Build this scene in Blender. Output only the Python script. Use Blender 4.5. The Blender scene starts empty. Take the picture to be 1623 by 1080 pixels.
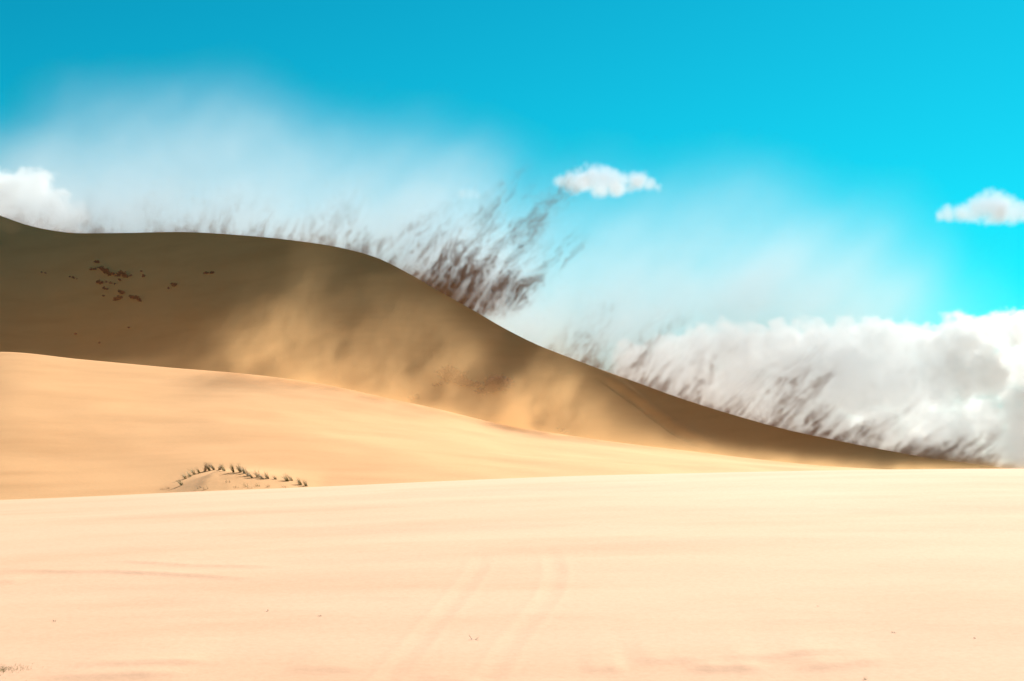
import bpy, math, random
import numpy as np
from mathutils import Vector

random.seed(7)
rng = np.random.default_rng(11)
SC = bpy.context.scene
COL = SC.collection
R = math.radians

# ------------------------------------------------------------------ camera
W, H, F = 1623.0, 1080.0, 3156.0          # photograph size and focal length in its pixels
CX, HOR = 811.5, 748.0                    # centre column, horizon row
cam_d = bpy.data.cameras.new('camera')
cam_d.sensor_width = 36
cam_d.lens = 36 * F / W
cam_d.shift_y = (HOR - H / 2) / W
cam_d.clip_start = 0.5
cam_d.clip_end = 40000
cam_d.dof.use_dof = True
cam_d.dof.focus_distance = 170
cam_d.dof.aperture_fstop = 2.8
cam = bpy.data.objects.new('camera', cam_d)
cam.location = (0, 0, 0)
cam.rotation_euler = (R(90), 0, 0)
COL.objects.link(cam)
SC.camera = cam

# ------------------------------------------------------------------ sun, sky, exposure
SUN_EL, SUN_AZ = 31.0, 24.0               # elevation; azimuth to the right of the viewing direction (+Y)
sun_d = bpy.data.lights.new('sun', 'SUN')
sun_d.energy = 5.0
sun_d.angle = R(0.53)
sun_d.color = (1.0, 0.975, 0.90)
sun = bpy.data.objects.new('sun', sun_d)
to_sun = Vector((math.sin(R(SUN_AZ)) * math.cos(R(SUN_EL)), math.cos(R(SUN_AZ)) * math.cos(R(SUN_EL)), math.sin(R(SUN_EL))))
sun.rotation_euler = to_sun.to_track_quat('Z', 'Y').to_euler()
sun.location = (40, 80, 120)
COL.objects.link(sun)

world = bpy.data.worlds.new('World')
SC.world = world
world.use_nodes = True
nt = world.node_tree
nt.nodes.clear()
wo = nt.nodes.new('ShaderNodeOutputWorld')
bg = nt.nodes.new('ShaderNodeBackground')
sky = nt.nodes.new('ShaderNodeTexSky')
sky.sky_type = 'NISHITA'
sky.sun_disc = False
sky.sun_elevation = R(SUN_EL)
sky.sun_rotation = R(SUN_AZ)
sky.altitude = 200
sky.air_density = 1.0
sky.dust_density = 0.3
sky.ozone_density = 2.0
tint = nt.nodes.new('ShaderNodeMix'); tint.data_type = 'RGBA'; tint.blend_type = 'MULTIPLY'
tint.inputs['Factor'].default_value = 1.0
tint.inputs[7].default_value = (0.02, 1.08, 1.04, 1)      # the saturated cyan of the photograph's sky
pre = nt.nodes.new('ShaderNodeMix'); pre.data_type = 'RGBA'; pre.blend_type = 'MULTIPLY'; pre.inputs['Factor'].default_value = 1.0
pre.inputs[7].default_value = (0.25, 0.25, 0.25, 1)
gam = nt.nodes.new('ShaderNodeGamma'); gam.inputs['Gamma'].default_value = 1.35
nt.links.new(sky.outputs[0], pre.inputs[6]); nt.links.new(pre.outputs[2], gam.inputs['Color'])
sepc = nt.nodes.new('ShaderNodeSeparateColor'); comb = nt.nodes.new('ShaderNodeCombineColor')
nt.links.new(gam.outputs[0], sepc.inputs[0])
m1 = nt.nodes.new('ShaderNodeMath'); m1.operation = 'MULTIPLY'; m1.inputs[1].default_value = 0.45
m2 = nt.nodes.new('ShaderNodeMath'); m2.operation = 'MULTIPLY_ADD'; m2.inputs[1].default_value = 0.72
nt.links.new(sepc.outputs[1], m1.inputs[0]); nt.links.new(sepc.outputs[2], m2.inputs[0]); nt.links.new(m1.outputs[0], m2.inputs[2])
nt.links.new(sepc.outputs[0], comb.inputs[0]); nt.links.new(sepc.outputs[1], comb.inputs[1]); nt.links.new(m2.outputs[0], comb.inputs[2])
nt.links.new(comb.outputs[0], tint.inputs[6])
nt.links.new(tint.outputs[2], bg.inputs['Color'])
bg.inputs['Strength'].default_value = 0.10
nt.links.new(bg.outputs[0], wo.inputs['Surface'])

SC.view_settings.view_transform = 'Standard'
SC.view_settings.look = 'None'
SC.view_settings.exposure = 1.14
SC.view_settings.gamma = 1.0
SC.render.engine = 'CYCLES'
cy = SC.cycles
cy.use_denoising = True
cy.use_adaptive_sampling = True
cy.adaptive_threshold = 0.02
cy.max_bounces = 8
cy.diffuse_bounces = 4
cy.transparent_max_bounces = 16
cy.volume_bounces = 8
cy.volume_step_rate = 2.0
cy.volume_max_steps = 256
cy.sample_clamp_indirect = 10

# ------------------------------------------------------------------ small numpy tools
def smooth(a, b, x):
    t = np.clip((np.asarray(x, float) - a) / (b - a), 0, 1)
    return t * t * (3 - 2 * t)

def hcurve(pts):
    """smooth interpolation through (x, y) points, flat beyond the ends"""
    px = np.array([p[0] for p in pts], float); py = np.array([p[1] for p in pts], float)
    d = np.diff(py) / np.diff(px)
    m = np.empty_like(py); m[0] = d[0]; m[-1] = d[-1]
    for i in range(1, len(py) - 1):
        if d[i - 1] * d[i] <= 0: m[i] = 0
        else:
            w1 = px[i + 1] - px[i]; w2 = px[i] - px[i - 1]
            m[i] = (w1 + w2) * 1.5 / ((w1 + w1 * .5 + w2) / d[i - 1] * .6 + (w2 + w2 * .5 + w1) / d[i] * .6) if False else (w1 * d[i - 1] + w2 * d[i]) / (w1 + w2)
    def f(x):
        x = np.asarray(x, float)
        xc = np.clip(x, px[0], px[-1])
        i = np.clip(np.searchsorted(px, xc) - 1, 0, len(px) - 2)
        h = px[i + 1] - px[i]; t = (xc - px[i]) / h
        return ((2*t**3-3*t**2+1) * py[i] + (t**3-2*t**2+t) * h * m[i] + (-2*t**3+3*t**2) * py[i+1] + (t**3-t**2) * h * m[i+1])
    return f

LAT = 64
_lat = rng.random((LAT, LAT, LAT)).astype(np.float32)
def vnoise(x, y, z):
    xi = np.floor(x).astype(np.int64); yi = np.floor(y).astype(np.int64); zi = np.floor(z).astype(np.int64)
    fx = (x - xi).astype(np.float32); fy = (y - yi).astype(np.float32); fz = (z - zi).astype(np.float32)
    fx = fx*fx*fx*(fx*(fx*6-15)+10); fy = fy*fy*fy*(fy*(fy*6-15)+10); fz = fz*fz*fz*(fz*(fz*6-15)+10)
    x0 = xi % LAT; x1 = (xi+1) % LAT; y0 = yi % LAT; y1 = (yi+1) % LAT; z0 = zi % LAT; z1 = (zi+1) % LAT
    def L(a, b, t): return a + (b - a) * t
    return L(L(L(_lat[x0,y0,z0], _lat[x1,y0,z0], fx), L(_lat[x0,y1,z0], _lat[x1,y1,z0], fx), fy),
             L(L(_lat[x0,y0,z1], _lat[x1,y0,z1], fx), L(_lat[x0,y1,z1], _lat[x1,y1,z1], fx), fy), fz)

def fbm(x, y, z, octs=4, gain=0.5, lac=2.03):
    """fractal noise, about 0..1 with mean 0.5"""
    s = 0; a = 1.0; n = 0
    for k in range(octs):
        s = s + a * vnoise(x * lac**k + 17.3*k, y * lac**k + 5.1*k, z * lac**k + 9.7*k); n += a; a *= gain
    return s / n

# ------------------------------------------------------------------ the dunes
R1 = hcurve([(-600,800),(0,793),(150,787),(300,780),(500,772),(700,763),(900,755),(1100,750),(1300,746),(1623,743),(2400,746)])
R2 = hcurve([(-1500,600),(-600,560),(0,558),(130,570),(270,583),(400,594),(500,607),(600,628),(700,650),(800,674),(900,690),(1000,704),(1100,716),(1200,728),(1300,738),(1400,744),(1600,752),(2400,765)])
R3 = hcurve([(-2500,480),(-1200,330),(-500,285),(-150,300),(-50,326),(0,342),(40,356),(80,365),(130,370),(200,369.5),(280,368),(380,373),(470,382),(540,393),(600,410),(650,435),
             (700,464),(750,492),(800,521),(850,546),(900,566),(950,585),(1000,603),(1060,625),(1120,645),(1180,663),(1250,682),(1320,697),
             (1400,713),(1480,727),(1540,735),(1600,743),(1700,750),(2400,762)])
Y3 = hcurve([(-2500,300),(-800,262),(0,236),(600,212),(1000,192),(1623,168),(3000,150)])
YM = hcurve([(-2500,170),(0,152),(900,146),(1623,138),(3000,130)])
Y1C, YS = 76.0, 96.0
TAN = math.tan(R(35.0))

def ctrl(px):
    """control depths and heights of the profile seen in picture column px"""
    z1 = (HOR - R1(px)) / F * Y1C
    ym = YM(px); z2 = (HOR - R2(px)) / F * ym
    y3 = Y3(px); z3 = (HOR - R3(px)) / F * y3
    zs = z1 - 0.75 - 0.5 * smooth(600, 1300, px)
    z2 = np.maximum(z2, zs + 0.05)
    zf = np.minimum(z2 - 0.6 - 0.38 * np.maximum(z2, 0), z3 - 0.35)
    yf = y3 - (z3 - zf) / TAN
    return z1, zs, ym, z2, yf, zf, y3, z3

def seg_s(i, s, c):
    z1, zs, ym, z2, yf, zf, y3, z3 = c
    if i == 0:   return -90 + s * 118, -1.9 + (-3.45 + 1.9) * smooth(0.55, 1, s)
    if i == 1:   return 28 + s * (Y1C - 28), -3.45 + (z1 + 3.45) * (1 - (1 - s) ** 1.75)
    if i == 2:   return Y1C + s * (YS - Y1C), z1 + (zs - z1) * smooth(0, 1, s)
    if i == 3:
        f = 0.86 * s ** 1.25 + 0.14 * (1 - (1 - s) ** 2)
        return YS + s * (ym - YS), zs + (z2 - zs) * f
    if i == 4:   return ym + s * (yf - ym), z2 + (zf - z2) * (1 - (1 - s) ** 2.2)
    if i == 5:
        f = s + 0.035 * np.sin(s * math.pi) * (-1) * (1 - s)
        return yf + s * (y3 - yf), zf + (z3 - zf) * f
    if i == 6:   return y3 + s * 260, z3 + (-7 - z3) * (1 - (1 - smooth(0, 1, s * .5 + .0) * 2 * 1.0) * (1 - s) if False else (0.35 * s + 0.65 * smooth(0, 1, s)))
    if i == 7:   return y3 + 260 + (12000 - 260) * (s ** 3), -7 + 0 * s

NS = [26, 265, 36, 120, 26, 74, 44, 18]
def breaks():
    out = []
    for i, n in enumerate(NS):
        k = np.arange(n) / n
        out += [(i, v) for v in k]
    out.append((7, 1.0))
    return out

# polylines (picture pixels of the photograph) of relief on the near sand, laid onto the ground below
def fg_depth(px, row):
    """depth at which the near dune's smooth surface is met by picture point (px,row)"""
    z1 = (HOR - R1(px)) / F * Y1C
    s = np.linspace(0, 0.97, 3000)
    Yv = 28 + s * (Y1C - 28); zv = -3.45 + (z1 + 3.45) * (1 - (1 - s) ** 1.75)
    rv = HOR - zv / Yv * F
    k = np.where(rv <= row)[0]
    if len(k) == 0: return Yv[-1]
    j = k[0]
    if j == 0:
        return Yv[0] * (rv[0] - HOR) / (row - HOR)
    return Yv[j]

def fgp(px, row):
    Y = fg_depth(px, row)
    return ((px - CX) / F * Y, Y)

RUTS = [[(758,868),(762,890),(745,920),(722,950),(698,978),(668,1012),(642,1042),(612,1080),(598,1100)],
        [(862,862),(876,885),(880,910),(868,948),(838,985),(812,1015),(793,1045),(776,1080),(768,1100)]]
SCARPS = [([(-40,903),(80,907),(200,908),(290,912),(390,918),(470,914)], .05), ([(130,890),(230,893),(310,897),(400,899),(490,902)], .035),
          ([(-30,921),(40,924)], .03), ([(80,1056),(200,1054),(300,1052),(380,1050)], .05), ([(40,1074),(160,1073),(320,1070)], .06),
          ([(440,1062),(520,1061),(600,1063)], .03),
          ([(990,1048),(1060,1047),(1120,1046)], .04), ([(915,1061),(1000,1063)], .045), ([(1075,1063),(1150,1061),(1230,1060)], .05),
          ([(1110,1047),(1230,1041),(1300,1036),(1380,1030)], .035), ([(1250,1062),(1320,1058),(1380,1050),(1420,1046)], .05),
          ([(560,948),(700,950)], .012),
          ([(640,1076),(760,1079)], .03), ([(1180,990),(1290,984),(1380,980)], .014)]

def polydist(X, Y, pts):
    best = np.full(X.shape, 1e9); side = np.zeros(X.shape); along = np.zeros(X.shape); L0 = 0
    for (ax, ay), (bx, by) in zip(pts[:-1], pts[1:]):
        dx, dy = bx-ax, by-ay; L = math.hypot(dx, dy)
        t = np.clip(((X-ax)*dx + (Y-ay)*dy) / L**2, 0, 1)
        ex, ey = X-(ax+t*dx), Y-(ay+t*dy); d = np.hypot(ex, ey)
        m = d < best
        best = np.where(m, d, best); side = np.where(m, np.sign(dx*ey-dy*ex), side); along = np.where(m, L0+t*L, along)
        L0 += L
    return best, side, along, L0

def densify(pts):
    p = np.array(pts, float); t = np.arange(len(p)); tt = np.linspace(0, len(p)-1, (len(p)-1)*6+1)
    fx = hcurve(list(zip(t, p[:,0]))); fy = hcurve(list(zip(t, p[:,1])))
    return list(zip(fx(tt), fy(tt)))
RUT_W = [[fgp(*q) for q in densify(r)] for r in RUTS]
SCARP_W = [([fgp(*q) for q in densify(r)], a) for r, a in SCARPS]

# the low mound that carries the grass
MY = 101.0
def mpt(px): return (px - CX) / F * MY

def relief(X, Y, Z, i, s, px):
    """wind-worked relief added to the smooth dune profile"""
    n1 = fbm(X/22+3, Y/30+8, X*0+0.5, 3) - .5
    amp = 0.9 * smooth(20, 60, np.abs(Y-0)) * 0
    dz = amp * n1
    if i == 1:
        z = np.zeros_like(X)
        w = smooth(0, .12, s) * 1
        z += 0.02 * (fbm(X/3.2, Y/1.4, X*0+2, 3) - .5) * smooth(26, 34, Y) * (1 - smooth(0.75, 1, s))
        z += 0.12 * (fbm(X/14, Y/5, X*0+4, 2) - .5) * np.sin(np.clip(s,0,1)*math.pi)
        for pts in RUT_W:
            m = (X > min(p[0] for p in pts)-2) & (X < max(p[0] for p in pts)+2) & (Y < max(p[1] for p in pts)+2)
            d, sd, al, L = polydist(X[m], Y[m], pts)
            fade = smooth(L, L*.72, al) * (0.6+0.7*fbm(X[m]/1.3, Y[m]/1.3, X[m]*0, 2)) if pts[0][1] < pts[-1][1] else smooth(0, L*.3, al) * (0.6+0.7*fbm(X[m]/1.3, Y[m]/1.3, X[m]*0, 2))
            z[m] += fade * 0.2*(-0.05*np.exp(-(d/.15)**2) + 0.028*np.exp(-((d-.27)/.09)**2))
        for pts, a in SCARP_W:
            xs = np.array([p[0] for p in pts]); ys = np.array([p[1] for p in pts])
            o = np.argsort(xs); xs = xs[o]; ys = ys[o]
            m = (X > xs[0]) & (X < xs[-1]) & (Y < ys.max()+5)
            yl = np.interp(X[m], xs, ys) + .22*(fbm(X[m]/.8, X[m]*0+3, X[m]*0, 3)-.5)
            e = np.minimum((X[m]-xs[0])/(xs[-1]-xs[0]), (xs[-1]-X[m])/(xs[-1]-xs[0]))
            e = smooth(0, .35, e) * (0.35+1.3*fbm(X[m]/1.1+31, X[m]*0+7, X[m]*0, 3))
            d = Y[m]-yl
            z[m] += .8*a*e*np.where(d > 0, np.exp(-d/1.2), np.exp(d/.16))
        dz = dz + z
    if i in (2, 3):
        xa, xb = mpt(250), mpt(505)
        t = (X-xa)/(xb-xa)
        prof = hcurve(list(zip([-.1,0,.12,.25,.36,.5,.7,.9,1,1.1], [0,.02,.2,.62,.97,.93,.62,.24,.03,0])))(t)
        d = Y-MY
        g = np.where(d < 0, np.exp(-(d/6)**2), np.exp(-(d/4.0)**2))
        dz = dz + 0.8*prof*g*(1+.1*(fbm(X/.7, Y/.7, X*0, 3)-.5))
    if i == 3:
        w = np.sin(np.clip(s,0,1)*math.pi)**.7
        dz = dz + w*(0.7*(fbm(X/14+2, Y/16, X*0+6, 3)-.5) + 0.05*(fbm(X/3, Y/4, X*0+9, 3)-.5))
        # long shallow wind lines low on the left
        for r0, a in ((757, .04), (764,.04)):
            yl = 96+ (778-r0)*.55
            dz = dz + a*smooth(260, 40, px)*np.where(Y > yl, np.exp(-(Y-yl)/2.5), np.exp((Y-yl)/.5))
    if i == 4:
        dz = dz + 0.4*np.sin(s*math.pi)*(fbm(X/6, Y/5, X*0+1, 3)-.5)
    if i == 5:
        w = np.sin(np.clip(s,0,1)*math.pi)**.6
        dz = dz + w*(0.85*(fbm(X/13+4, Y/9+2, X*0+3, 3)-.5) + .10*(fbm(X/1.6, Y/5, X*0+5, 3)-.5))
        # folded crease running down the face on the right
        line = hcurve([(930,590),(975,616),(1010,640),(1060,678),(1130,717),(1150,730)])
        row = HOR - Z/Y*F
        dr = (row-line(px))/F*Y
        e = smooth(940, 985, px)*smooth(1160, 1110, px)
        dz = dz - .38*e*np.exp(-(dr/.28)**2) + .16*e*np.exp(-((dr+.7)/.6)**2)
        # second broad hollow below the left crest
        line2 = hcurve([(-50,362),(40,382),(150,405),(300,410)])
        dr = (row-line2(px))/F*Y
        dz = dz + .12*smooth(330, 120, px)*w*np.exp(-(dr/1.6)**2)
    if i in (6, 7):
        dz = dz + 1.5*smooth(0, .3, s)*(fbm(X/60, Y/60, X*0+2, 3)-.5) if i == 6 else dz + 3*(fbm(X/220, Y/220, X*0+2, 3)-.5)*1.0
    return dz

def column_coord():
    a = np.linspace(-0.262, 0.262, 545)
    k = np.arange(1, 46) / 45.0
    r = 0.262 + 3.4 * k ** 2.4
    return np.concatenate([-r[::-1], a, r])
US = column_coord()
br = breaks()
nu, nr = len(US), len(br)
GX = np.zeros((nr, nu)); GY = np.zeros((nr, nu)); GZ = np.zeros((nr, nu))
pxs = CX + US * F
CTR = ctrl(pxs)
for j, (i, s) in enumerate(br):
    Yv, Zv = seg_s(i, np.full(nu, s), CTR)
    g = np.maximum(Yv, 24.0)
    GY[j] = Yv; GX[j] = US * g
    GZ[j] = Zv + relief(GX[j], Yv + 0 * US, Zv, i, np.full(nu, s), pxs)

def surf_hit(px, row, seg_from=1, seg_to=5):
    """world point where the ray through picture point (px,row) first meets the dunes between the given profile segments"""
    u = (px - CX) / F
    k = int(np.clip(np.searchsorted(US, u), 1, nu - 1)); t = (u - US[k-1]) / (US[k] - US[k-1])
    Yc = GY[:, k-1] * (1-t) + GY[:, k] * t; Zc = GZ[:, k-1] * (1-t) + GZ[:, k] * t
    seg = np.array([b[0] for b in br])
    rr = HOR - Zc / np.maximum(Yc, 1) * F
    for j in range(1, nr):
        if seg[j] < seg_from or seg[j] > seg_to: continue
        if rr[j] <= row <= rr[j-1] or (rr[j] <= row and seg[j-1] < seg_from):
            w = (rr[j-1] - row) / max(rr[j-1] - rr[j], 1e-6); w = min(max(w, 0), 1)
            Y = Yc[j-1] + w * (Yc[j] - Yc[j-1]); Z = Zc[j-1] + w * (Zc[j] - Zc[j-1])
            return Vector((u * Y, Y, Z))
    return None

# ---------------------------------------------------------------- materials
def new_mat(name):
    m = bpy.data.materials.new(name); m.use_nodes = True
    n = m.node_tree; n.nodes.clear()
    out = n.nodes.new('ShaderNodeOutputMaterial')
    return m, n, out

def sand_material():
    m, n, out = new_mat('sand')
    b = n.nodes.new('ShaderNodeBsdfPrincipled')
    b.inputs['Roughness'].default_value = 0.95
    b.inputs['Specular IOR Level'].default_value = 0.15
    geo = n.nodes.new('ShaderNodeNewGeometry')
    def noise(scale, vec_scale, detail, rough=.55):
        mp = n.nodes.new('ShaderNodeMapping'); mp.inputs['Scale'].default_value = vec_scale
        n.links.new(geo.outputs['Position'], mp.inputs['Vector'])
        t = n.nodes.new('ShaderNodeTexNoise'); t.inputs['Scale'].default_value = scale
        t.inputs['Detail'].default_value = detail; t.inputs['Roughness'].default_value = rough
        n.links.new(mp.outputs[0], t.inputs['Vector'])
        return t.outputs['Fac']
    big = noise(1.0, (.035, .05, .05), 4)
    streak = noise(1.0, (.10, .25, .5), 5, .6)
    grain = noise(1.0, (9, 9, 9), 3, .7)
    ramp = n.nodes.new('ShaderNodeValToRGB')
    ramp.color_ramp.elements[0].position = .33; ramp.color_ramp.elements[0].color = (0.64, 0.328, 0.128, 1)
    ramp.color_ramp.elements[1].position = .68; ramp.color_ramp.elements[1].color = (0.70, 0.378, 0.160, 1)
    n.links.new(big, ramp.inputs['Fac'])
    r2 = n.nodes.new('ShaderNodeValToRGB')
    r2.color_ramp.elements[0].position = .32; r2.color_ramp.elements[0].color = (0.92, 0.90, 0.86, 1)
    r2.color_ramp.elements[1].position = .55; r2.color_ramp.elements[1].color = (1, 1, 1, 1)
    n.links.new(streak, r2.inputs['Fac'])
    # overexposed sunlight on the near dune painted into its sand colour, paler and creamier
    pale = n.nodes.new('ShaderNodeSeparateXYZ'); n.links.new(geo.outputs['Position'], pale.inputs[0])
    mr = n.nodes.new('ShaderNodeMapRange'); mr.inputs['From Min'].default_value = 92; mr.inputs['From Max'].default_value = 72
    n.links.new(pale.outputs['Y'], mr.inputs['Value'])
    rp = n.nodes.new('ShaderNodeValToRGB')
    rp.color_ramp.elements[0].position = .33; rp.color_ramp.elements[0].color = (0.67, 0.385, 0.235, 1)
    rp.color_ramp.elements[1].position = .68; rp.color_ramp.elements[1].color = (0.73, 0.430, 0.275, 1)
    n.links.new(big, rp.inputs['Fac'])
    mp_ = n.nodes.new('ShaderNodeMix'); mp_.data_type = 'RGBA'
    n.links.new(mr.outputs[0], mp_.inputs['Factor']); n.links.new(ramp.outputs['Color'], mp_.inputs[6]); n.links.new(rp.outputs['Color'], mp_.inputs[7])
    mx = n.nodes.new('ShaderNodeMix'); mx.data_type = 'RGBA'; mx.blend_type = 'MULTIPLY'; mx.inputs['Factor'].default_value = 1
    n.links.new(mp_.outputs[2], mx.inputs[6]); n.links.new(r2.outputs['Color'], mx.inputs[7])
    r3 = n.nodes.new('ShaderNodeValToRGB')
    r3.color_ramp.elements[0].position = .3; r3.color_ramp.elements[0].color = (0.93, 0.92, 0.90, 1)
    r3.color_ramp.elements[1].position = .6; r3.color_ramp.elements[1].color = (1.02, 1.02, 1.02, 1)
    n.links.new(grain, r3.inputs['Fac'])
    mx2 = n.nodes.new('ShaderNodeMix'); mx2.data_type = 'RGBA'; mx2.blend_type = 'MULTIPLY'; mx2.inputs['Factor'].default_value = 1
    n.links.new(mx.outputs[2], mx2.inputs[6]); n.links.new(r3.outputs['Color'], mx2.inputs[7])
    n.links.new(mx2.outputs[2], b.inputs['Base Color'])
    # wind ripples and grain as relief
    rip = noise(1.0, (.9, 3.4, 2.0), 4, .6)
    bp1 = n.nodes.new('ShaderNodeBump'); bp1.inputs['Distance'].default_value = 0.008; bp1.inputs['Strength'].default_value = .5
    n.links.new(rip, bp1.inputs['Height'])
    bp2 = n.nodes.new('ShaderNodeBump'); bp2.inputs['Distance'].default_value = 0.01; bp2.inputs['Strength'].default_value = .35
    n.links.new(grain, bp2.inputs['Height']); n.links.new(bp1.outputs[0], bp2.inputs['Normal'])
    n.links.new(bp2.outputs[0], b.inputs['Normal'])
    n.links.new(b.outputs[0], out.inputs['Surface'])
    return m
SAND = sand_material()

def terrain():
    me = bpy.data.meshes.new('sand_dunes')
    N = nr * nu
    co = np.stack([GX, GY, GZ], -1).reshape(-1).astype(np.float32)
    me.vertices.add(N); me.vertices.foreach_set('co', co)
    a = (np.arange(nr-1)[:, None] * nu + np.arange(nu-1)[None, :]).reshape(-1)
    q = np.stack([a, a+1, a+1+nu, a+nu], 1).astype(np.int32)
    me.loops.add(q.size); me.loops.foreach_set('vertex_index', q.reshape(-1))
    me.polygons.add(len(q)); me.polygons.foreach_set('loop_start', np.arange(0, q.size, 4, dtype=np.int32))
    me.polygons.foreach_set('loop_total', np.full(len(q), 4, dtype=np.int32))
    me.polygons.foreach_set('use_smooth', np.ones(len(q), dtype=bool))
    me.update(); me.validate()
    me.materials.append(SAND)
    # keep the back dune's crest a sharp edge
    crest_row = sum(NS[:6])
    ed = np.empty(len(me.edges)*2, dtype=np.int32); me.edges.foreach_get('vertices', ed); ed = ed.reshape(-1, 2)
    sharp = (ed[:, 0] // nu == crest_row) & (ed[:, 1] // nu == crest_row)
    at = me.attributes.get('sharp_edge') or me.attributes.new('sharp_edge', 'BOOLEAN', 'EDGE')
    at.data.foreach_set('value', sharp)
    o = bpy.data.objects.new('ground', me); COL.objects.link(o)
    o['kind'] = 'structure'; o['label'] = 'bare tan sand dunes with a long shaded slip face behind the bright near sand'
    return o
terrain()

# ---------------------------------------------------------------- voxel volumes (dust and clouds)
def volume_material(name, color, dens=1.0, g=0.0):
    m, n, out = new_mat(name)
    v = n.nodes.new('ShaderNodeVolumePrincipled')
    v.inputs['Color'].default_value = (*color, 1)
    v.inputs['Density'].default_value = dens
    v.inputs['Density Attribute'].default_value = 'density'
    v.inputs['Anisotropy'].default_value = g
    n.links.new(v.outputs[0], out.inputs['Volume'])
    return m

def voxels(name, lo, hi, res, fn, mat, label, group=None):
    """a volume whose densities are fn(X,Y,Z) on a regular grid between the corners lo and hi"""
    nx, ny, nz = [max(3, int(round((hi[k]-lo[k]) / res[k])) + 1) for k in range(3)]
    ax = [np.linspace(lo[k], hi[k], m) for k, m in enumerate((nx, ny, nz))]
    D = np.empty((nz, ny, nx), dtype=np.float32)
    X, Y = np.meshgrid(ax[0], ax[1])
    for k in range(nz):
        D[k] = fn(X, Y, np.full_like(X, ax[2][k]))
    D[0] = 0; D[-1] = 0; D[:, 0] = 0; D[:, -1] = 0; D[:, :, 0] = 0; D[:, :, -1] = 0
    D[D < 1e-4] = 0
    me = bpy.data.meshes.new(name)
    me.vertices.add(D.size)
    at = me.attributes.new('d', 'FLOAT', 'POINT'); at.data.foreach_set('value', D.reshape(-1))
    ob = bpy.data.objects.new(name, me); COL.objects.link(ob)
    g = bpy.data.node_groups.new(name + '_voxels', 'GeometryNodeTree')
    g.interface.new_socket('Geometry', in_out='INPUT', socket_type='NodeSocketGeometry')
    g.interface.new_socket('Geometry', in_out='OUTPUT', socket_type='NodeSocketGeometry')
    N = g.nodes; Lk = g.links
    gi = N.new('NodeGroupInput'); go = N.new('NodeGroupOutput')
    vc = N.new('GeometryNodeVolumeCube')
    vc.inputs['Min'].default_value = lo; vc.inputs['Max'].default_value = hi
    vc.inputs['Resolution X'].default_value = nx; vc.inputs['Resolution Y'].default_value = ny; vc.inputs['Resolution Z'].default_value = nz
    pos = N.new('GeometryNodeInputPosition')
    sub = N.new('ShaderNodeVectorMath'); sub.operation = 'SUBTRACT'; sub.inputs[1].default_value = lo
    Lk.new(pos.outputs[0], sub.inputs[0])
    mul = N.new('ShaderNodeVectorMath'); mul.operation = 'MULTIPLY'
    mul.inputs[1].default_value = ((nx-1)/(hi[0]-lo[0]), (ny-1)/(hi[1]-lo[1]), (nz-1)/(hi[2]-lo[2]))
    Lk.new(sub.outputs[0], mul.inputs[0])
    sep = N.new('ShaderNodeSeparateXYZ'); Lk.new(mul.outputs[0], sep.inputs[0])
    def rnd(sock):
        f = N.new('FunctionNodeFloatToInt'); f.rounding_mode = 'ROUND'; Lk.new(sock, f.inputs[0]); return f.outputs[0]
    def im(op, a, b):
        f = N.new('FunctionNodeIntegerMath'); f.operation = op
        Lk.new(a, f.inputs[0])
        if isinstance(b, int): f.inputs[1].default_value = b
        else: Lk.new(b, f.inputs[1])
        return f.outputs[0]
    ix, iy, iz = rnd(sep.outputs[0]), rnd(sep.outputs[1]), rnd(sep.outputs[2])
    idx = im('ADD', im('MULTIPLY', im('ADD', im('MULTIPLY', iz, ny), iy), nx), ix)
    at = N.new('GeometryNodeInputNamedAttribute'); at.data_type = 'FLOAT'; at.inputs['Name'].default_value = 'd'
    sm = N.new('GeometryNodeSampleIndex'); sm.data_type = 'FLOAT'; sm.domain = 'POINT'; sm.clamp = True
    Lk.new(gi.outputs[0], sm.inputs['Geometry']); Lk.new(at.outputs['Attribute'], sm.inputs['Value']); Lk.new(idx, sm.inputs['Index'])
    Lk.new(sm.outputs[0], vc.inputs['Density'])
    stm = N.new('GeometryNodeSetMaterial'); stm.inputs['Material'].default_value = mat
    Lk.new(vc.outputs[0], stm.inputs['Geometry']); Lk.new(stm.outputs[0], go.inputs[0])
    md = ob.modifiers.new('voxels', 'NODES'); md.node_group = g
    me.materials.append(mat)
    ob['label'] = label; ob['kind'] = 'stuff'
    if group: ob['group'] = group
    return ob

def crest_xyz():
    z1, zs, ym, z2, yf, zf, y3, z3 = ctrl(np.linspace(-200, 1800, 400))
    p = np.linspace(-200, 1800, 400); u = (p-CX)/F
    return p, u*y3, y3, z3, u*ym, ym, z2
CP, C3X, C3Y, C3Z, CMX, CMY, CMZ = crest_xyz()

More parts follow.
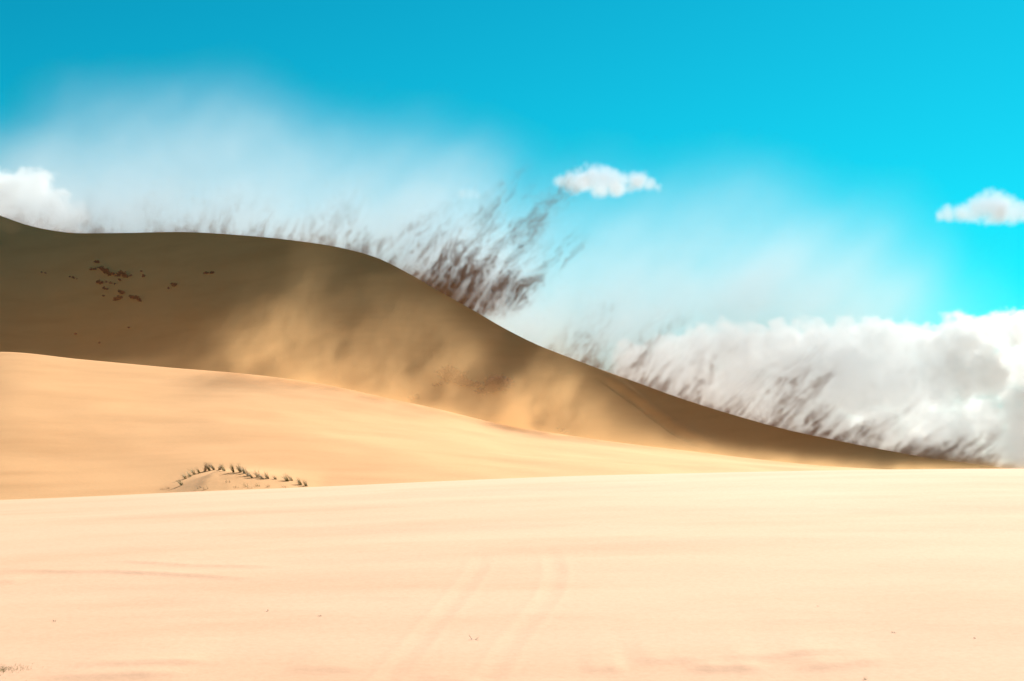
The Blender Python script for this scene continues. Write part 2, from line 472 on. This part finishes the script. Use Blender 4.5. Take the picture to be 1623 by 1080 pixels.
# -- thin dark streamers torn off the sharp crest
SA = hcurve([(-100,.10),(0,.20),(150,.28),(300,.32),(420,.36),(520,.42),(600,.5),(640,.85),(690,1.35),(735,1.3),(755,.8),(775,.12),(830,.08),(880,.22),(930,.55),(985,.7),(1030,.65),(1100,.8),(1180,.95),(1290,1.1),(1400,1.1),(1480,1.6),(1545,1.8),(1590,1.0),(1640,.4)])
SH = hcurve([(-100,30),(0,32),(150,36),(300,42),(420,40),(520,50),(600,68),(660,95),(715,118),(750,110),(775,50),(830,40),(880,50),(930,60),(985,62),(1030,50),(1100,52),(1180,66),(1290,72),(1400,64),(1480,42),(1545,28),(1590,14),(1640,6)])
SL = hcurve([(-100,.15),(400,.25),(600,.55),(715,.95),(800,1.0),(930,.75),(1100,.9),(1400,.9),(1640,.9)])
def streamers(X, Y, Z):
    zc = np.interp(X, C3X, C3Z)
    h0 = np.maximum(Z - zc, 0)
    wob = fbm(X/7+40, Y/9, Z/9, 2) - .5
    lean = np.interp(X, C3X, SL(CP)) * (1 + 1.3*wob)
    xb = X - lean * h0 * 0.8
    pb = np.interp(xb, C3X, CP); yc = np.interp(xb, C3X, C3Y); zb = np.interp(xb, C3X, C3Z)
    h = Z - zb; hp = np.maximum(h, 0)
    Hm = SH(pb) / F * yc; A = SA(pb)
    # turbulence bends the threads more the farther they have flown
    g = smooth(0, 4, hp)
    wx = 1.5*(fbm(X/2.2, Y/6, Z/2.2, 4, .55) - .5)*(.35+g); wz = 1.5*(fbm(X/2.2+9, Y/6, Z/2.2, 4, .55) - .5)*(.35+g)
    q = X - lean*h + wx
    st = fbm(q/.50, Y/4, (h+wz)/1.9, 5, .64)
    st2 = fbm(q/2.2+7, Y/6, (h+wz)/4+3, 3)
    fine = fbm((X-.7*h)/.28, Y/3, Z/.5, 2)
    s = smooth(.43, .68, st*.84 + st2*.16 + .05*np.exp(-hp/.9))
    s = s*(.35+1.3*smooth(.35, .68, fine))
    reach = Hm * (0.4 + 1.0 * smooth(.3, .7, st2))
    env = np.exp(-(hp/np.maximum(reach*.6, .15))**1.2) * smooth(-.3, .05, h)
    base = (.30+.45*smooth(1.0, 1.6, A))*(.5+st2)*np.exp(-hp/(0.13*Hm+.25))
    dy = Y - (yc + 1.2 + .22*h)
    dep = np.exp(-(dy/1.7)**2)
    return .74 * A * (s*1.0+base) * env * dep * (h > -.4)

# the ragged loop of wisps that drifts away from the densest streamers
def wisps(X, Y, Z):
    px = CX + X/Y*F; row = HOR - Z/Y*F
    yc = np.interp(X, C3X, C3Y)
    d1 = polydist(px+90*(fbm(X/4+3, Y/9, Z/4, 3)-.5), row+70*(fbm(X/4, Y/9, Z/4+6, 3)-.5), [(745,400),(770,350),(800,312),(835,292)])[0]
    d2 = polydist(px+90*(fbm(X/4+13, Y/9, Z/4, 3)-.5), row+70*(fbm(X/4, Y/9, Z/4+16, 3)-.5), [(745,465),(800,432),(850,408),(905,385),(938,378)])[0]
    d3 = polydist(px, row, [(750,420),(800,385),(830,345)])[0]
    a = np.exp(-(d1/16)**2) + .9*np.exp(-(d2/14)**2) + .45*np.exp(-(d3/22)**2)
    q = X - .85*Z
    w1 = 3.0*(fbm(X/2.6, Y/6, Z/2.6, 4, .6) - .5)
    st = fbm((q+w1)/.7+50, Y/5, (Z+w1)/2.2, 5, .65)
    return .30*a*smooth(.46, .68, st)*np.exp(-((Y-yc-4)/1.8)**2)

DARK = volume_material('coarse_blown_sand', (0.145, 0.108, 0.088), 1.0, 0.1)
cuts = [-66, -40, -15, 8, 30, 47]
def window(a, b, f):
    return lambda X, Y, Z: f(X, Y, Z)*smooth(a-1, a+1, X)*(1-smooth(b-1, b+1, X))
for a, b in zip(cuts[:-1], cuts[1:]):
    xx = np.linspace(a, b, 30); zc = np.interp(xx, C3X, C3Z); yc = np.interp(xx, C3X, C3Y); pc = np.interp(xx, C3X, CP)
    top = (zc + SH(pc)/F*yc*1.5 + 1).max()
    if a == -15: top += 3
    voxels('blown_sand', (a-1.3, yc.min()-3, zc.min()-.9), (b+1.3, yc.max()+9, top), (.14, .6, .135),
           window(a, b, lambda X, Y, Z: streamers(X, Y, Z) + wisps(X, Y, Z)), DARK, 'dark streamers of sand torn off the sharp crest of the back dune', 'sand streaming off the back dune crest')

# -- the pale veil of fine dust hanging in the sunlight behind the crest
VT = hcurve([(-300,190),(0,150),(120,90),(260,50),(400,60),(520,100),(700,150),(850,180),(1000,180),(1200,200),(1350,230),(1480,260),(1560,370),(1640,470),(1800,560)])
VF = hcurve([(-300,380),(0,345),(150,325),(330,315),(500,330),(700,390),(800,450),(900,520),(1000,500),(1200,500),(1350,530),(1480,620),(1560,720),(1640,740),(1800,780)])
def veil(X, Y, Z):
    px = CX + X/Y*F; row = HOR - Z/Y*F
    t = VT(px); f = VF(px)
    n = fbm(X/30, Y/30, Z/22, 4, .55) - .5
    wx = 8*(fbm(X/8, Y/14, Z/8, 3, .55) - .5)
    n2 = fbm((X-.8*Z+wx)/5, Y/18, (Z+wx)/11, 4, .6) - .5
    k = np.clip((row - t + 190*n + 35*n2) / np.maximum(f - t, 30), 0, 1.1)
    yc = np.interp(X, C3X, C3Y)
    dep = smooth(0, 10, Y-yc-6)*smooth(46, 30, Y-yc-6)
    low = (1 - .45*smooth(1380, 1560, px))*(1-.45*smooth(980, 1150, px)*smooth(440, 540, row))
    return .048 * low * k**2.7 * np.maximum(1+1.5*n2+.5*n, 0) * dep * smooth(-7, -3, Z)
VEIL = volume_material('fine_dust', (0.68, 0.78, 0.86), 1.0, 0.0)
voxels('dust_veil', (-90, 165, -7), (70, 300, 66), (.9, 3.0, .9), veil, VEIL, 'pale veil of fine dust hanging in the sky behind the back dune')

# -- golden dust smoking off the crest of the middle dune, in full sun
def plume(X, Y, Z):
    px = CX + X/Y*F; row = HOR - Z/Y*F
    zc = np.interp(X, CMX, CMZ); yc = np.interp(X, CMX, CMY)
    h = Z - zc
    pm = np.interp(X - .35*np.maximum(h, 0) + 3.0*(fbm(X/5+20, Y/6, Z/5, 3)-.5), CMX, CP)
    top = np.interp(pm, [180,260,320,360,400,440,500,560,640,700,740,775,805,850,900,960,1050,1200,1600], [.3,1.2,3.0,4.2,5.2,5.4,4.8,5.2,4.4,4.2,3.0,2.6,4.2,4.0,2.6,1.6,.8,.5,.45])
    A = np.interp(pm, [150,300,350,400,440,500,600,700,750,785,815,850,930,1000,1100,1600], [.04,.10,.28,.55,.65,.5,.42,.6,.3,.32,.85,.95,.45,.3,.4,.6])
    wx = 2.2*(fbm(X/4, Y/4, Z/4+4, 3)-.5); wz = 2.2*(fbm(X/4+9, Y/4, Z/4, 3)-.5)
    n = fbm((X+wx-.45*h)/2.0, Y/5, (Z+wz)/3.0, 5, .6)
    n2 = fbm((X)/7+3, Y/8, Z/7, 2)
    body = smooth(.32, .74, n*.7+n2*.3)
    env = np.exp(-(np.maximum(h, 0)/(top*(.45+.9*n2)))**1.8)
    low = .9*np.exp(-np.maximum(h, 0)/.4)*smooth(250, 600, pm)
    dep = np.exp(-((Y-yc-1)/3.4)**2)
    return (.30*A*body*env + .2*low*(.3+n)*A) * dep * smooth(-1.2, -.2, h)
GOLD = volume_material('golden_dust', (0.84, 0.59, 0.31), 1.0, 0.2)
cuts = [-38, -12, 10, 40]
for a, b in zip(cuts[:-1], cuts[1:]):
    xx = np.linspace(a, b, 30); zc = np.interp(xx, CMX, CMZ); yc = np.interp(xx, CMX, CMY)
    voxels('golden_dust', (a-1.3, yc.min()-7, zc.min()-1.5), (b+1.3, yc.max()+9, zc.max()+(9 if a < 5 else 5)), (.22, .7, .2 if a < 5 else .15), window(a, b, plume), GOLD,
           'golden dust smoking off the crest of the middle dune', 'golden dust over the middle dune')

# -- the thin layer of drifting sand that fills the air in front of the back dune
def drift(X, Y, Z):
    zg = np.interp(Y, [60, 96, 150, 190, 240], [-1, -1.5, 3, 4, 22])
    n = fbm(X/18, Y/25, Z/9, 3) - .5
    lo_ = np.interp(X, [-60, -25, 0, 45], [.36, 1.15, .9, .22])
    return .0013*lo_*(1+1.2*n)*np.exp(-np.maximum(Z-2, 0)/14.0)*smooth(60, 110, Y)*smooth(250, 225, Y)
DRIFT = volume_material('drifting_sand', (0.95, 0.38, 0.13), 1.0, 0.1)
voxels('drifting_sand', (-95, 58, -4), (85, 252, 40), (3, 4, 2), drift, DRIFT, 'thin veil of drifting sand in the air over the dunes')

# ---------------------------------------------------------------- clouds far away
CLOUD = volume_material('cloud_vapour', (0.988, 0.994, 0.9995), 1.0, 0.0)
SCRAP = volume_material('thin_cloud_vapour', (0.80, 0.86, 0.93), 1.0, 0.0)
def cloud(name, label, puffs, Yd, rough, dens, res, depth=1.0, flat=None, soft=9.0, mat=None):
    mat = mat or CLOUD
    """puffs: (px, row, radius in px) on a depth of Yd metres; the cloud body is the noisy union of these balls"""
    P = []
    r2 = random.Random(len(puffs)*31+int(Yd))
    small = []
    for (px, row, rr) in puffs:
        if rr >= 20:
            for _ in range(7):
                a = r2.uniform(-.3, math.pi+.3); q = rr*r2.uniform(.25, .45)
                small.append((px+math.cos(a)*(rr-q*.45), row-math.sin(a)*(rr-q*.45), q))
    for (px, row, rr) in list(puffs)+small:
        P.append(((px-CX)/F*Yd, Yd + r2.uniform(-.5, .5)*rr/F*Yd*depth, (HOR-row)/F*Yd, rr/F*Yd))
    k = Yd/F
    m = 14*k
    lo = (min(p[0]-p[3] for p in P)-m, min(p[1]-p[3] for p in P)-m, min(p[2]-p[3] for p in P)-m)
    hi = (max(p[0]+p[3] for p in P)+m, max(p[1]+p[3] for p in P)+m, max(p[2]+p[3] for p in P)+m)
    def fn(X, Y, Z):
        s = np.full(X.shape, -1e9)
        for (a, b, c, r) in P:
            s = np.maximum(s, r - np.sqrt((X-a)**2 + (Y-b)**2*.9 + (Z-c)**2))
        s = s/k                                           # px-sized units
        n = fbm(X/k/22, Y/k/22, Z/k/17, 5, .6) - .5
        s = s + rough*2.6*n
        if flat is not None:
            zf = (HOR-flat)/F*Yd
            s = np.minimum(s, (Z-zf)/k + 14*n)
        return dens/k*smooth(-2, soft, s)
    voxels(name, lo, hi, (res*k, res*k*1.5, res*k), fn, mat, label)

cloud('cloud', 'small flat white cloud alone in the middle of the sky', [(890,288,13),(905,287,17),(922,287,20),(940,285,24),(955,286,22),(972,288,20),(988,287,18),(1003,286,17),(1016,284,18),(1028,292,15),(1040,297,9),(915,296,16),(950,296,20),(980,296,18),(1000,295,14)], 2600, 7, .05, 1.6, flat=314, soft=14, mat=SCRAP)
cloud('cloud', 'faint tiny scrap of cloud left of the middle cloud', [(733,309,9),(745,310,9),(755,312,6)], 2600, 8, .02, 2.2, soft=12, mat=SCRAP)
cloud('cloud', 'small grey white cloud cut by the right edge of the sky', [(1490,343,12),(1503,340,16),(1518,338,18),(1532,338,19),(1547,334,22),(1562,330,26),(1577,328,27),(1592,332,24),(1608,336,21),(1625,338,19),(1645,335,22),(1675,330,18),(1540,344,18),(1575,344,18),(1605,342,16)], 2600, 7, .045, 1.8, flat=358, soft=16, mat=SCRAP)
cloud('cloud', 'puffy white cloud rising behind the left end of the back dune', [(-60,320,48),(-20,318,45),(10,312,40),(45,302,33),(62,292,24),(25,300,28),(70,325,34),(95,342,30),(120,348,22),(138,345,12),(40,345,50),(-40,350,60),(90,372,40)], 2600, 14, .05, 2.0, soft=12)
cloud('cloud', 'long bank of heaped white cloud low on the right behind the dust', [(1010,585,40),(1060,575,42),(1110,565,42),(1160,556,44),(1210,562,44),(1250,554,44),(1295,548,40),(1340,552,42),(1390,548,42),(1430,556,42),(1470,565,44),(1510,555,46),(1545,545,44),(1580,530,34),(1605,522,26),(1640,530,40),(1690,535,50),
       (1100,610,50),(1180,610,55),(1260,605,60),(1340,605,60),(1420,605,60),(1490,600,55),(1550,595,48),(1600,590,40),(1660,590,50),(1200,660,50),(1300,680,50),(1400,680,50),(1500,690,50),(1560,670,46),(1620,660,50),(1660,690,60),(1590,710,46),(1120,670,50),(1458,650,42),(1475,690,44),(1240,690,50),(1350,710,50),(1450,730,46),(1180,640,50),(1060,640,46),(1530,730,46),(1640,730,50)], 3400, 15, .040, 2.5, soft=6)

# ---------------------------------------------------------------- plants and litter
def leaf_material(name, c1, c2, trans=0.25):
    m, n, out = new_mat(name)
    b = n.nodes.new('ShaderNodeBsdfPrincipled'); b.inputs['Roughness'].default_value = .7
    geo = n.nodes.new('ShaderNodeNewGeometry')
    t = n.nodes.new('ShaderNodeTexNoise'); t.inputs['Scale'].default_value = 9; t.inputs['Detail'].default_value = 3
    n.links.new(geo.outputs['Position'], t.inputs['Vector'])
    r = n.nodes.new('ShaderNodeValToRGB')
    r.color_ramp.elements[0].position = .35; r.color_ramp.elements[0].color = (*c1, 1)
    r.color_ramp.elements[1].position = .65; r.color_ramp.elements[1].color = (*c2, 1)
    n.links.new(t.outputs['Fac'], r.inputs['Fac']); n.links.new(r.outputs[0], b.inputs['Base Color'])
    n.links.new(b.outputs[0], out.inputs['Surface'])
    return m
M_GREEN = leaf_material('green_blades', (.04, .07, .006), (.11, .16, .02))
M_OLIVE = leaf_material('olive_blades', (.09, .13, .012), (.24, .25, .04))
M_DRY = leaf_material('dry_blades', (.16, .10, .045), (.34, .22, .10))
M_SCRUB = leaf_material('weathered_scrub', (.05, .036, .024), (.11, .075, .048))
M_TWIG = leaf_material('dead_twigs', (.05, .032, .02), (.12, .075, .045))

def link(name, V, Fc, mat, loc):
    me = bpy.data.meshes.new(name); me.from_pydata(V, [], Fc); me.update(); me.materials.append(mat)
    o = bpy.data.objects.new(name, me); o.location = loc; COL.objects.link(o)
    return o

def blade(V, Fc, base, d, length, width, bend, rnd):
    """one grass blade: a tapering folded strip that bends over with the wind"""
    side = Vector((-d.y, d.x, 0)); side = side.normalized() if side.length > .01 else Vector((1, 0, 0))
    a = rnd.uniform(0, math.pi); side = Vector((math.cos(a), math.sin(a), 0))
    n = 5; p = Vector(base); k = len(V); dd = d.normalized()
    for i in range(n + 1):
        t = i / n; w = width * (1 - t) ** .7 * (.6 + .4 * min(1, t * 4)) + .0008
        V.append(tuple(p + side * w / 2)); V.append(tuple(p - side * w / 2))
        dd = (dd + bend * (1 / n)).normalized(); p = p + dd * length / n
    for i in range(n):
        Fc.append((k + 2*i, k + 2*i + 1, k + 2*i + 3, k + 2*i + 2))

def tuft(loc, h, spread, n, mat, lean, seed, width=.014):
    rnd = random.Random(seed); V, Fc = [], []
    for _ in range(n):
        a = rnd.uniform(0, 2*math.pi); r = spread * rnd.random() ** .5
        base = (r*math.cos(a), r*math.sin(a), -.04)
        d = Vector((lean + rnd.gauss(0, .15), rnd.gauss(0, .15), 1))
        bend = Vector((lean * 1.0 + rnd.gauss(0, .3), rnd.gauss(0, .3), -.55 * rnd.random()))
        blade(V, Fc, base, d, h * rnd.uniform(.55, 1.15), width * rnd.uniform(.6, 1.3), bend, rnd)
    return link('grass_tuft', V, Fc, mat, loc)

ORD = ['first','second','third','fourth','fifth','sixth','seventh','eighth','ninth','tenth','eleventh','twelfth','thirteenth','fourteenth','fifteenth',
       'sixteenth','seventeenth','eighteenth','nineteenth','twentieth','twenty-first','twenty-second','twenty-third','twenty-fourth','twenty-fifth','twenty-sixth']
ridge = [(289,768,.34,'o'),(295,758,.34,'o'),(302,755,.36,'o'),(309,751,.38,'o'),(317,749,.36,'o'),(325,746,.34,'d'),(333,745,.42,'g'),(340,744,.48,'g'),(348,744,.30,'d'),(356,746,.32,'o'),
         (371,748,.42,'g'),(382,748,.46,'g'),(388,750,.40,'g'),(395,754,.42,'g'),(401,757,.34,'g'),(410,756,.40,'g'),(417,758,.38,'g'),(425,758,.36,'g'),(438,759,.26,'g'),
         (456,762,.34,'o'),(463,761,.40,'o'),(477,768,.36,'o'),(486,770,.30,'g')]
tone = {'g': ('dark green', M_GREEN), 'o': ('olive green', M_OLIVE), 'd': ('dry straw coloured', M_DRY)}
for i, (px, row, h, c) in enumerate(ridge):
    p = surf_hit(px, row+1, 2, 3) or Vector(((px-CX)/F*MY, MY, (HOR-row)/F*MY))
    if p.y > 112: p = Vector(((px-CX)/F*104, 104, (HOR-row)/F*104))
    o = tuft(p, h*rng.uniform(1.0, 1.5), rng.uniform(.04, .10), int(rng.uniform(45, 95)), tone[c][1], (-.42 if c != 'd' else .1)+rng.uniform(-.15, .15), 100+i, .011)
    o['label'] = f'{tone[c][0]} grass tuft on the mound ridge, {ORD[i]} from the left'
    o['category'] = 'grass tuft'; o['group'] = 'grass tufts along the ridge of the sand mound'
low = [(259,775,.14,'d'),(267,774,.18,'d'),(316,773,.22,'d'),(325,775,.2,'d'),(362,764,.2,'d'),(392,771,.26,'o'),(397,773,.16,'d'),(409,770,.24,'o'),(424,771,.18,'d'),(453,772,.2,'d'),(375,772,.12,'d')]
low.sort()
for i, (px, row, h, c) in enumerate(low):
    p = surf_hit(px, row+1, 2, 3) or Vector(((px-CX)/F*98, 98, (HOR-row)/F*98))
    o = tuft(p, h*1.1, .16, 18, tone[c][1], -.2, 300+i, .011)
    o['label'] = f'low thin {tone[c][0]} tuft on the mound flank below the ridge, {ORD[i]} from left'
    o['category'] = 'grass tuft'; o['group'] = 'sparse tufts on the near flank of the sand mound'

def dead_shrub(loc, w, h, seed, dens=1.0, rot=0.0, mat=None, name='dead_shrub'):
    """low half buried shrub: crooked twigs spreading from several stems, hung with small dead leaves"""
    rnd = random.Random(seed); V, Fc = [], []
    def twig(p, d, L, r, lev):
        k = 3; prev = None; q = Vector(p); dd = d.normalized()
        for i in range(k + 1):
            rr = r * (1 - .6 * i / k)
            a = dd.orthogonal().normalized(); b = dd.cross(a)
            ring = []
            for m in range(4):
                an = m * math.pi / 2
                V.append(tuple(q + (a*math.cos(an) + b*math.sin(an)) * rr)); ring.append(len(V)-1)
            if prev:
                for m in range(4): Fc.append((prev[m], prev[(m+1) % 4], ring[(m+1) % 4], ring[m]))
            prev = ring
            if lev < 2 and i > 0:
                for _ in range(2):
                    twig(q, dd + Vector((rnd.gauss(0, .7), rnd.gauss(0, .7), rnd.gauss(.1, .4))), L*.55, rr*.6, lev+1)
            if lev == 2 or i == k:
                for _ in range(2):
                    c = q + Vector((rnd.gauss(0, .03), rnd.gauss(0, .03), rnd.gauss(0, .02)))
                    e1 = Vector((rnd.gauss(0, 1), rnd.gauss(0, 1), rnd.gauss(0, 1))).normalized()*.045; e2 = e1.orthogonal().normalized()*.02
                    n0 = len(V); V.extend([tuple(c-e1), tuple(c+e2), tuple(c+e1), tuple(c-e2)]); Fc.append((n0, n0+1, n0+2, n0+3))
            dd = (dd + Vector((rnd.gauss(0, .25), rnd.gauss(0, .25), rnd.gauss(0, .15)))).normalized(); q = q + dd * L / k
    ns = max(2, int(w / .16 * dens))
    for _ in range(ns):
        t = rnd.uniform(-.5, .5) * w
        base = Vector((t*math.cos(rot), rnd.gauss(0, .08), t*math.sin(rot)))
        twig(base, Vector((rnd.gauss(0, .7), rnd.gauss(-.3, .5), 1)), h*rnd.uniform(.7, 1.2), .014, 0)
    return link(name, V, Fc, mat or M_TWIG, loc)

# (column, row, width m, height m, tilt along the slope, density, where)
face = [(79,434,1.9,.10,-.1,.35,'faint dark scrap of scrub farthest to the left on the shaded slip face'),
        (119,442,1.9,.12,-.35,.45,'thin dark line of half buried twigs left of the shrub clumps on the slip face'),
        (154,417,.65,.28,-.3,1.6,'small dark dead shrub topmost in the clump high on the slip face'),
        (146,428,.55,.24,-.1,1.5,'small dark shrub at the left edge of the clump on the slip face'),
        (163,429,.75,.38,-.6,1.8,'dark dead shrub in the middle of the upper clump on the slip face'),
        (170,436,.75,.34,-.7,1.9,'dark dead shrub just below the middle of the upper clump'),
        (184,437,1.0,.22,-.35,1.5,'flat dark dead shrub bridging the upper clump to its right end'),
        (199,440,1.0,.42,-.25,2.0,'largest blackish dead shrub ending the upper clump on the right'),
        (191,445,.35,.16,0,1.5,'tiny dark shrub under the upper clump of the slip face'),
        (160,450,.65,.26,-.2,1.5,'small dark shrub between the upper and lower clumps'),
        (179,450,1.3,.14,-.2,.8,'faint low scrub running right between the upper and lower clumps'),
        (168,459,.55,.18,-.3,1.3,'little dark shrub above the lower clump of the slip face'),
        (192,466,.60,.32,-.5,1.7,'dark dead shrub topmost in the lower clump on the slip face'),
        (187,475,.75,.34,.3,1.6,'dark dead shrub lowest in the lower clump on the slip face'),
        (165,470,.25,.14,0,1.6,'tiny dark speck of shrub left of the lower clump'),
        (209,473,.50,.28,-.2,1.7,'small dark shrub right of the lower clump'),
        (220,477,.95,.28,-.5,1.7,'slanting dark dead shrub at the right end of the lower clump'),
        (228,439,.35,.18,0,1.8,'small lone dark shrub right of the upper clump'),
        (223,431,.20,.12,0,1.6,'tiny dark shrub just above the small lone one'),
        (275,454,.45,.32,0,2.2,'lone dark round shrub in the middle of the slip face'),
        (269,458,.20,.12,0,1.6,'tiny shrub touching the lone round shrub from the left'),
        (331,434,.65,.20,.05,2.0,'lone flat dark shrub high on the slip face, farthest right of the dark ones'),
        (120,530,.18,.12,0,1.6,'tiny dark speck low on the left part of the slip face'),
        (157,544,.16,.12,0,1.6,'tiny dark speck lowest on the left part of the slip face'),
        (204,520,.14,.10,0,1.6,'tiny dark speck in the lower middle of the slip face'),
        (717,605,1.8,1.0,-.3,4.0,'dull olive shrub half lost in golden dust above the middle dune'),
        (740,612,1.6,.5,-.2,3.0,'pale ragged shrub in golden dust right of the dull olive one'),
        (693,612,.8,.30,.2,1.0,'small faint shrub in golden dust left of the dull olive one'),
        (780,622,1.5,.8,.3,5.0,'dark shrub standing in golden dust, left half of the darkest pair'),
        (791,620,1.0,1.1,0,8.0,'darkest shrub standing in golden dust near the middle of the picture'),
        (658,634,.5,.40,0,1.5,'small faint shrub in golden dust near the middle dune crest'),
        (892,684,.9,.20,-.6,1.0,'faint dark twig clump where the golden dust meets the slip face on the right')]
for i, (px, row, w, h, rot, dens, lab) in enumerate(face):
    p = surf_hit(px, row, 4, 5)
    if p is None: print('no hit', px, row); continue
    o = dead_shrub(p + Vector((0, -.05, -.03)), w*1.15, h*.85, 500+i, dens, rot, M_TWIG if px > 600 else M_SCRUB)
    o['label'] = lab; o['category'] = 'shrub'; o['group'] = 'dead shrubs scattered on the slip face'

near = [(752,1014,.16,.05,'dark orange dry twig lying beside the wheel ruts in the near sand'),
        (424,969,.07,.03,'tiny brown twig on the near sand left of centre, upper one of two specks'),
        (507,977,.07,.03,'tiny brown twig on the near sand right of the similar speck'),
        (86,985,.05,.03,'tiny grey twig on the near sand close to the left edge'),
        (1296,961,.05,.02,'tiny pale brown twig on the near sand in the right part'),
        (1545,1012,.03,.015,'tiny dark twig on the near sand close to the right edge'),
        (1417,1003,.08,.02,'short flat brown twig at the head of the long scarp on the right'),
        (1371,1077,.05,.04,'small greenish sprig at the bottom edge right of centre')]
for i, (px, row, w, h, lab) in enumerate(near):
    p = surf_hit(px, row, 0, 1)
    rnd = random.Random(900+i); V, Fc = [], []
    for _ in range(7):
        d = Vector((rnd.gauss(0, 1), rnd.gauss(0, .5), .25+.5*rnd.random()))
        blade(V, Fc, (rnd.uniform(-.3, .3)*w, 0, 0), d, max(w*.7, h*1.5)*rnd.uniform(.5, 1), .012, Vector((0, 0, -.3)), rnd)
    o = link('dry_twig', V, Fc, M_GREEN if i == 7 else M_TWIG, p)
    o['label'] = lab; o['category'] = 'twig'; o['group'] = 'bits of plant litter on the near sand'

for i, (px, row, w, lab) in enumerate([(4,1060,.55,'low dark olive grass patch cut by the left edge, upper one in the bottom corner'), (10,1086,.95,'low dark olive grass patch in the bottom left corner, lower one')]):
    p = surf_hit(px, row, 0, 1)
    rnd = random.Random(40+i); V, Fc = [], []
    for _ in range(420):
        bx = rnd.gauss(0, .36)*w; by = rnd.gauss(0, .5)*w
        blade(V, Fc, (bx, by, -.01), Vector((.4+rnd.gauss(0, .4), rnd.gauss(0, .4), 1)), rnd.uniform(.03, .085), .006, Vector((.5, 0, -.4)), rnd)
    o = link('grass_tuft', V, Fc, M_OLIVE, p)
    o.name = 'grass'; o['label'] = lab; o['kind'] = 'stuff'; o['group'] = 'low grass in the near left corner'
for o in COL.objects:
    if o.type == 'MESH' and 'category' in o.keys(): o['kind'] = 'thing'
